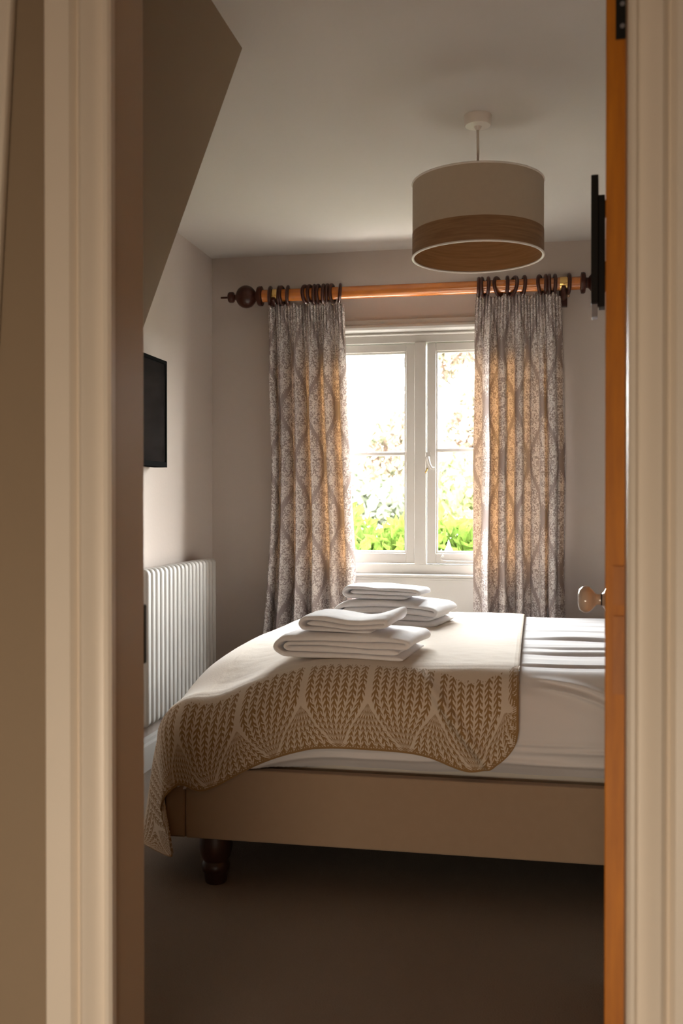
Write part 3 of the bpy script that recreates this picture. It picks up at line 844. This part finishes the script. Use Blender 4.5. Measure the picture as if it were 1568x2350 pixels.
TXE = -.040      # stitched edge of the throw towards the head of the bed
def throw():
    nu, nv = 360, 420
    AO = .56
    P = np.zeros((nu, nv, 3)); U1 = np.zeros((nu, nv, 2)); U2 = U1.copy(); U3 = U1.copy()
    for i in range(nu):
        a = i / (nu - 1); x = (FX - AO) + (TXE - (FX - AO)) * a
        # hem of the near side: level, lower lobe near the stitched edge, rounded corners
        de = TXE - x
        Bo = .262 + .052 * exp(-((de - .12) / .095) ** 2)
        if de < .075: Bo -= .075 - sqrt(max(0, .075 ** 2 - (.075 - de) ** 2))
        if de < .03: Bo += .02 * (1 - de / .03) * 0
        Bo += .038 * min(1, max(0, (FX + .34 - x) / .30)) - .03 * min(1, max(0, (FX + .02 - x) / .12))
        cf = x - (FX - AO)
        if cf < .17: Bo -= .17 - sqrt(max(0, .17 ** 2 - (.17 - cf) ** 2))
        yb0 = FY - Bo; yb1 = BYE + .16
        for j in range(nv):
            b = j / (nv - 1); y = yb0 + (yb1 - yb0) * (b ** 1.25)
            px, py, pz = bed_surface(x, y, .0075, throw=True)
            ry = max(0, FY - y)
            # a soft drag fold at the lobe near the stitched edge
            if ry > .03:
                d = ((x + .30) - (ry - .05) * .75) / .014
                k = exp(-d * d) * min(1, (ry - .03) / .05) * (1 if ry < .5 else 0)
                py -= .017 * k
                d2 = ((x + .335) - (ry - .05) * .75) / .02
                py += .002 * exp(-d2 * d2) * min(1, (ry - .03) / .05)
                py -= .006 * fbm(x, ry, 3.0, 6) * min(1, ry / .1) + .006
                if de < .22: py -= .008 * (1 - de / .22) * min(1, ry / .15)
            if abs(pz) and r_small(x, y): pass
            if x > FX and y > FY: pz += .0015 * fbm(x, y, 9, 18)
            pz = pz if pz > .15 else .095 + .055 * exp((pz - .15) / .055)
            P[i, j] = (px, py, pz)
            U1[i, j] = (x + .062, y - yb0); U2[i, j] = (y, x - (FX - AO)); U3[i, j] = (TXE - x, 0)
    me = grid_mesh('throw', P, {'front': U1, 'foot': U2, 'edge': U3})
    o = link_mesh('throw', me, M['throw'], smooth='all')
    m = o.modifiers.new('cloth_thickness', 'SOLIDIFY'); m.thickness = .004; m.offset = 1
    tag(o, 'cream wool throw with a brown fern border spread over the foot of the bed', 'throw')
def r_small(x, y): return False
throw()

# ------------------------------------------------------------------ towels
def towel(name, label, loc, rz, w, d, th, layers, seed, bend=None, taper=1.0, group='folded white towels on the bed'):
    """a rolled-over ribbon: layers stacked, joined by round folds, drawn out to the depth of the towel"""
    h = th * .5
    pts = []                                    # centre line in the x-z plane
    def arc(cx, cz, r, a0, a1, n=10):
        for k in range(n + 1):
            t = radians(a0 + (a1 - a0) * k / n); pts.append((cx + r * 1.15 * cos(t), cz + r * sin(t)))
    def line(x0, z0, x1, z1, n=14):
        for k in range(n + 1): pts.append((x0 + (x1 - x0) * k / n, z0 + (z1 - z0) * k / n))
    L, Rr = -w / 2, w / 2
    if layers == 4:
        # 1 bottom -> round the outside at the left -> 4 top -> turn at the right -> 3 -> tight turn at the left -> 2
        z1, z2, z3, z4 = h, h + th * 1.02, h + th * 2.04, h + th * 3.06
        ro = (z4 - z1) / 2; ri = (z3 - z2) / 2
        line(Rr - .01, z1, L + ro, z1); arc(L + ro, (z1 + z4) / 2, ro, 270, 90, 16)
        line(L + ro, z4, Rr - (z4 - z3) / 2, z4); arc(Rr - (z4 - z3) / 2, (z3 + z4) / 2, (z4 - z3) / 2, 90, -90, 8)
        line(Rr - (z4 - z3) / 2, z3, L + ro + ri, z3); arc(L + ro + ri, (z2 + z3) / 2, ri, 90, 270, 8)
        line(L + ro + ri, z2, Rr - .022, z2)
    else:
        z1, z2, z3 = h, h + th * 1.02, h + th * 2.04
        ro = (z3 - z1) / 2
        line(Rr - .045, z1, L + ro, z1); arc(L + ro, (z1 + z3) / 2, ro, 270, 90, 14)
        line(L + ro, z3, Rr - .012, z3); arc(Rr - .012, (z2 + z3) / 2, (z3 - z2) / 2, 90, -90, 8)
        line(Rr - .012, z2, L + ro * 1.2, z2)
    # clean duplicates, normals
    cl = [pts[0]]
    for p in pts[1:]:
        if (p[0] - cl[-1][0]) ** 2 + (p[1] - cl[-1][1]) ** 2 > 1e-8: cl.append(p)
    n = len(cl); nor = []
    for i in range(n):
        a, b = cl[max(i - 1, 0)], cl[min(i + 1, n - 1)]
        tx, tz = b[0] - a[0], b[1] - a[1]; l = sqrt(tx * tx + tz * tz) or 1
        nor.append((-tz / l, tx / l))
    prof_ = [(.0, .55), (.004, .80), (.012, .95)]
    ks = [(0, .45), (.003, .78), (.010, .96)] + [(t, 1.0) for t in np.linspace(.03, d - .03, 16)] + [(d - .010, .96), (d - .003, .78), (d, .45)]
    S = len(ks); bm = bmesh.new(); rows = []
    htot = max(p[1] for p in cl) + h
    for (y, f) in ks:
        ring = []
        order = [(i, 1) for i in range(n)] + [(i, -1) for i in range(n - 1, -1, -1)]
        for i, sd in order:
            e = 1.0
            if i == 0 or i == n - 1: e = .6
            x = cl[i][0] + nor[i][0] * h * f * sd * e; z = cl[i][1] + nor[i][1] * h * f * sd * e
            yy = y - d / 2
            # ragged, soft ends of the layers
            yy += (.0045 * noise.noise((x * 18, z * 60, seed))) * (1 if y < d / 2 else -1)
            k = z / htot
            z2_ = z + .006 * noise.noise((x * 7, yy * 7, seed + 2 + z * 25)) * (.3 + k)
            z2_ += .0018 * noise.noise((x * 40, yy * 40, seed + z * 30))
            x2 = x * (1 - (1 - taper) * k) + .003 * noise.noise((yy * 12, z * 40, seed + 5))
            # plump middle, edges pressed down
            z2_ -= k * .003 * ((2 * x / w) ** 4 + (2 * yy / d) ** 4) if bend is None or True else 0
            if bend: dzx, dxx = bend(x2, yy, k); z2_ += dzx; x2 += dxx
            ring.append(bm.verts.new((x2, yy, max(z2_, .0004))))
        rows.append(ring)
    m_ = 2 * n
    for a, b in zip(rows, rows[1:]):
        for i in range(m_): bm.faces.new((a[i], a[(i + 1) % m_], b[(i + 1) % m_], b[i]))
    for rr, fl in ((rows[0], False), (rows[-1], True)):
        for i in range(n - 1):
            f = (rr[i], rr[i + 1], rr[m_ - 2 - i], rr[m_ - 1 - i]); bm.faces.new(f if not fl else f[::-1])
    o = link_mesh(name, bm, M['towel'], smooth='all', loc=loc)
    o.rotation_euler = (0, 0, rz)
    s = o.modifiers.new('soft', 'SUBSURF'); s.levels = 1; s.render_levels = 1
    tag(o, label, 'towel', group)
    return o
def top_under(x, y, rx=.17, ry=.12):
    return sum(bed_surface(x + i * rx, y + j * ry, .0075, True)[2] for i in (-1, 0, 1) for j in (-1, 0, 1)) / 9 + .0060
TB = TOPZ + .012
def ctr(u, v, z):   # point on the horizontal plane z seen at a pixel of the photograph
    d = ray(u, v); k = (z - CAM_H) / d.z; return Vector((d.x * k, d.y * k, z))
cA = ctr(778, 1512, TB); 
towel('bath_towel', 'large folded white towel at the bottom of the nearer pile', (cA.x + .018, cA.y + .150, top_under(cA.x, cA.y + .15)), radians(-6), .385, .285, .0185, 4, 1, bend=lambda x, y, k: (-.003 * k * (x / .19) ** 2 - .002 * k, 0))
towel('hand_towel', 'small folded white towel with a raised corner, topping the nearer pile', (cA.x + .020, cA.y + .140, top_under(cA.x, cA.y + .15) + .0735), radians(-9), .262, .205, .0150, 3, 5,
      bend=lambda x, y, k: ((.028 * max(0, x / .13) ** 2 * max(0, .5 + y / .2) + .010 * max(0, -x / .13) ** 2 * (.3 + y / .2 * .5) - .010 * exp(-((x - .02) / .06) ** 2)) * (.25 + .75 * k) , 0))
cB = ctr(900, 1437, TB + .006)
towel('bath_towel', 'large folded white towel at the bottom of the pile nearer the window', (cB.x - .005, cB.y + .13, top_under(cB.x, cB.y + .13)), radians(-10), .395, .27, .0225, 4, 11, bend=lambda x, y, k: (-.016 * k * (x / .19) ** 2, 0), taper=.93)
towel('hand_towel', 'small folded white towel topping the pile nearer the window', (cB.x - .033, cB.y + .115, top_under(cB.x, cB.y + .13) + .0905), radians(-7), .275, .18, .0175, 3, 15,
      bend=lambda x, y, k: (-.060 * (x + .13) * .35 * k - .004 * k, 0))

# ------------------------------------------------------------------ garden beyond the window
def foliage(bm, c, rad, n, size, rnd, shell=.55, zmin=None, asp=.42):
    for _ in range(n):
        while True:
            p = Vector((rnd.uniform(-1, 1), rnd.uniform(-1, 1), rnd.uniform(-1, 1)))
            if shell < p.length < 1: break
        q = Vector((c[0] + p.x * rad[0], c[1] + p.y * rad[1], c[2] + p.z * rad[2]))
        if zmin is not None and q.z < zmin: continue
        s = size * rnd.uniform(.6, 1.3)
        up = Vector((rnd.gauss(0, .6), rnd.gauss(0, .6), rnd.gauss(.5, .6))).normalized()
        sd = up.cross(Vector((rnd.gauss(0, 1), rnd.gauss(0, 1), rnd.gauss(0, 1)))).normalized()
        nrm = up.cross(sd)
        a = bm.verts.new(q); b = bm.verts.new(q + up * s * .5 + sd * s * asp * .5 + nrm * s * .08)
        cc = bm.verts.new(q + up * s); d = bm.verts.new(q + up * s * .5 - sd * s * asp * .5 + nrm * s * .08)
        bm.faces.new((a, b, cc)); bm.faces.new((a, cc, d))
GZ = -.25
o = struct('ground', B((-60, 60, YW + .14, 140, GZ - .1, GZ)), M['grass'])
struct('ground_bounce_slab', B((-14, 14, YW + .36, 6.0, GZ, GZ + .02)), M['bounce_slab'])  # unseen slab added below the window to bounce sky light onto the ceiling
rnd = random.Random(2)
for k, (x, y, rx, ry, top, lab) in enumerate(((-2.1, 7.6, .75, .55, .90, 'glossy green laurel bush showing in the curtained side of the fixed pane'), (-1.12, 7.4, .60, .5, 1.02, 'glossy green laurel bush behind the window mullion'),
                                         (-.35, 7.5, .70, .55, 1.04, 'bright green laurel bush below the autumn tree in the opening pane'))):
    t = empty('laurel_bush', (x, y, GZ), lab, 'bush', 'laurel bushes under the window')
    bm = bmesh.new(); zc = (top + GZ) / 2
    for _ in range(26):
        a = rnd.uniform(0, 6.3); r = rnd.uniform(0, .8)
        foliage(bm, (cos(a) * r * rx, sin(a) * r * ry, rnd.uniform(.25, top - GZ - .22)), (.24, .24, .22), 120, .13, rnd, .3, asp=.45)
    link_mesh('foliage', bm, M['laurel'], t)
    bm = bmesh.new()
    for _ in range(9):
        a = rnd.uniform(0, 6.3); tube(bm, [(0, 0, 0), (cos(a) * rx * .3, sin(a) * ry * .3, .4), (cos(a) * rx * .6, sin(a) * ry * .6, top - GZ - .25)], [.02, .014, .006], 6)
    link_mesh('stem', bm, M['bark'], t, smooth='all')
def tree(loc, lab, mat, blobs, n, size, seed, trunk=True):
    rnd = random.Random(seed); t = empty('garden_tree', loc, lab, 'tree')
    bm = bmesh.new()
    for (x, y, z, r, m_) in blobs: foliage(bm, (x, y, z), (r, r, r * .85), int(n * m_), size, rnd, .15, asp=.6)
    link_mesh('foliage', bm, M[mat], t)
    bm = bmesh.new()
    zt_ = min(b[2] for b in blobs) + .3
    tube(bm, [(0, 0, 0), (.05, 0, zt_ * .5), (0, 0, zt_)], [.14, .11, .08], 10)
    for b in blobs: tube(bm, [(0, 0, zt_), (b[0] * .5, b[1] * .5, (zt_ + b[2]) / 2 + .1), (b[0], b[1], b[2])], [.05, .03, .012], 6)
    link_mesh('trunk', bm, M['bark'], t, smooth='all')
rr = random.Random(8)
bl = []
for _ in range(46):
    a = rr.uniform(0, 6.3); h = rr.uniform(0, 1)
    R_t = 2.25 * sqrt(max(.05, 1 - (h - .25) ** 2 * 1.35))
    bl.append((cos(a) * R_t * rr.uniform(.4, 1), sin(a) * 1.3 * rr.uniform(.2, 1), .9 + h * 3.6, rr.uniform(.35, .6), 1))
bl += [(-2.3, .2, 2.0, .45, .7), (-2.55, 0, 2.35, .38, .7), (-2.7, .1, 1.9, .35, .6), (-2.1, 0, 2.7, .35, .6)]
tree((.45, 14.0, GZ), 'tall autumn tree with sparse reddish and green leaves beyond the opening pane', 'autumn', bl, 430, .14, 5)
bl = [(rr.uniform(-1.2, 1.2), rr.uniform(-.5, .5), rr.uniform(.5, 1.7), rr.uniform(.3, .55), 1) for _ in range(16)]
tree((.15, 11.0, GZ), 'low yellow green garden tree between the laurel and the autumn tree', 'mixed', bl, 260, .13, 6)
bl = [(rr.uniform(-3.4, 3.4), rr.uniform(-1, 1), rr.uniform(.8, 2.4) , rr.uniform(.7, 1.2), 1) for _ in range(16)]
tree((-6.4, 34.0, GZ), 'pale green field tree far beyond the fixed pane', 'pale_green', bl, 260, .45, 7)
# distant low hill
bm = bmesh.new(); N = 60
pr = [(-60 + 120 * k / N, GZ + 2.2 + 1.4 * noise.noise((k * .11, 0, 3)) + .5 * noise.noise((k * .5, 0, 3))) for k in range(N + 1)]
for y0, hm in ((95, 1), (115, 1.5)):
    v0 = [bm.verts.new((x, y0 - 14, GZ)) for x, z in pr]; v1 = [bm.verts.new((x, y0, GZ + (z - GZ) * hm)) for x, z in pr]; v2 = [bm.verts.new((x, y0 + 14, GZ)) for x, z in pr]
    for a, b in ((v0, v1), (v1, v2)):
        for k in range(N): bm.faces.new((a[k], a[k + 1], b[k + 1], b[k]))
o = link_mesh('hillside', bm, M['pale_green'], smooth='all'); tag(o, kind='structure')
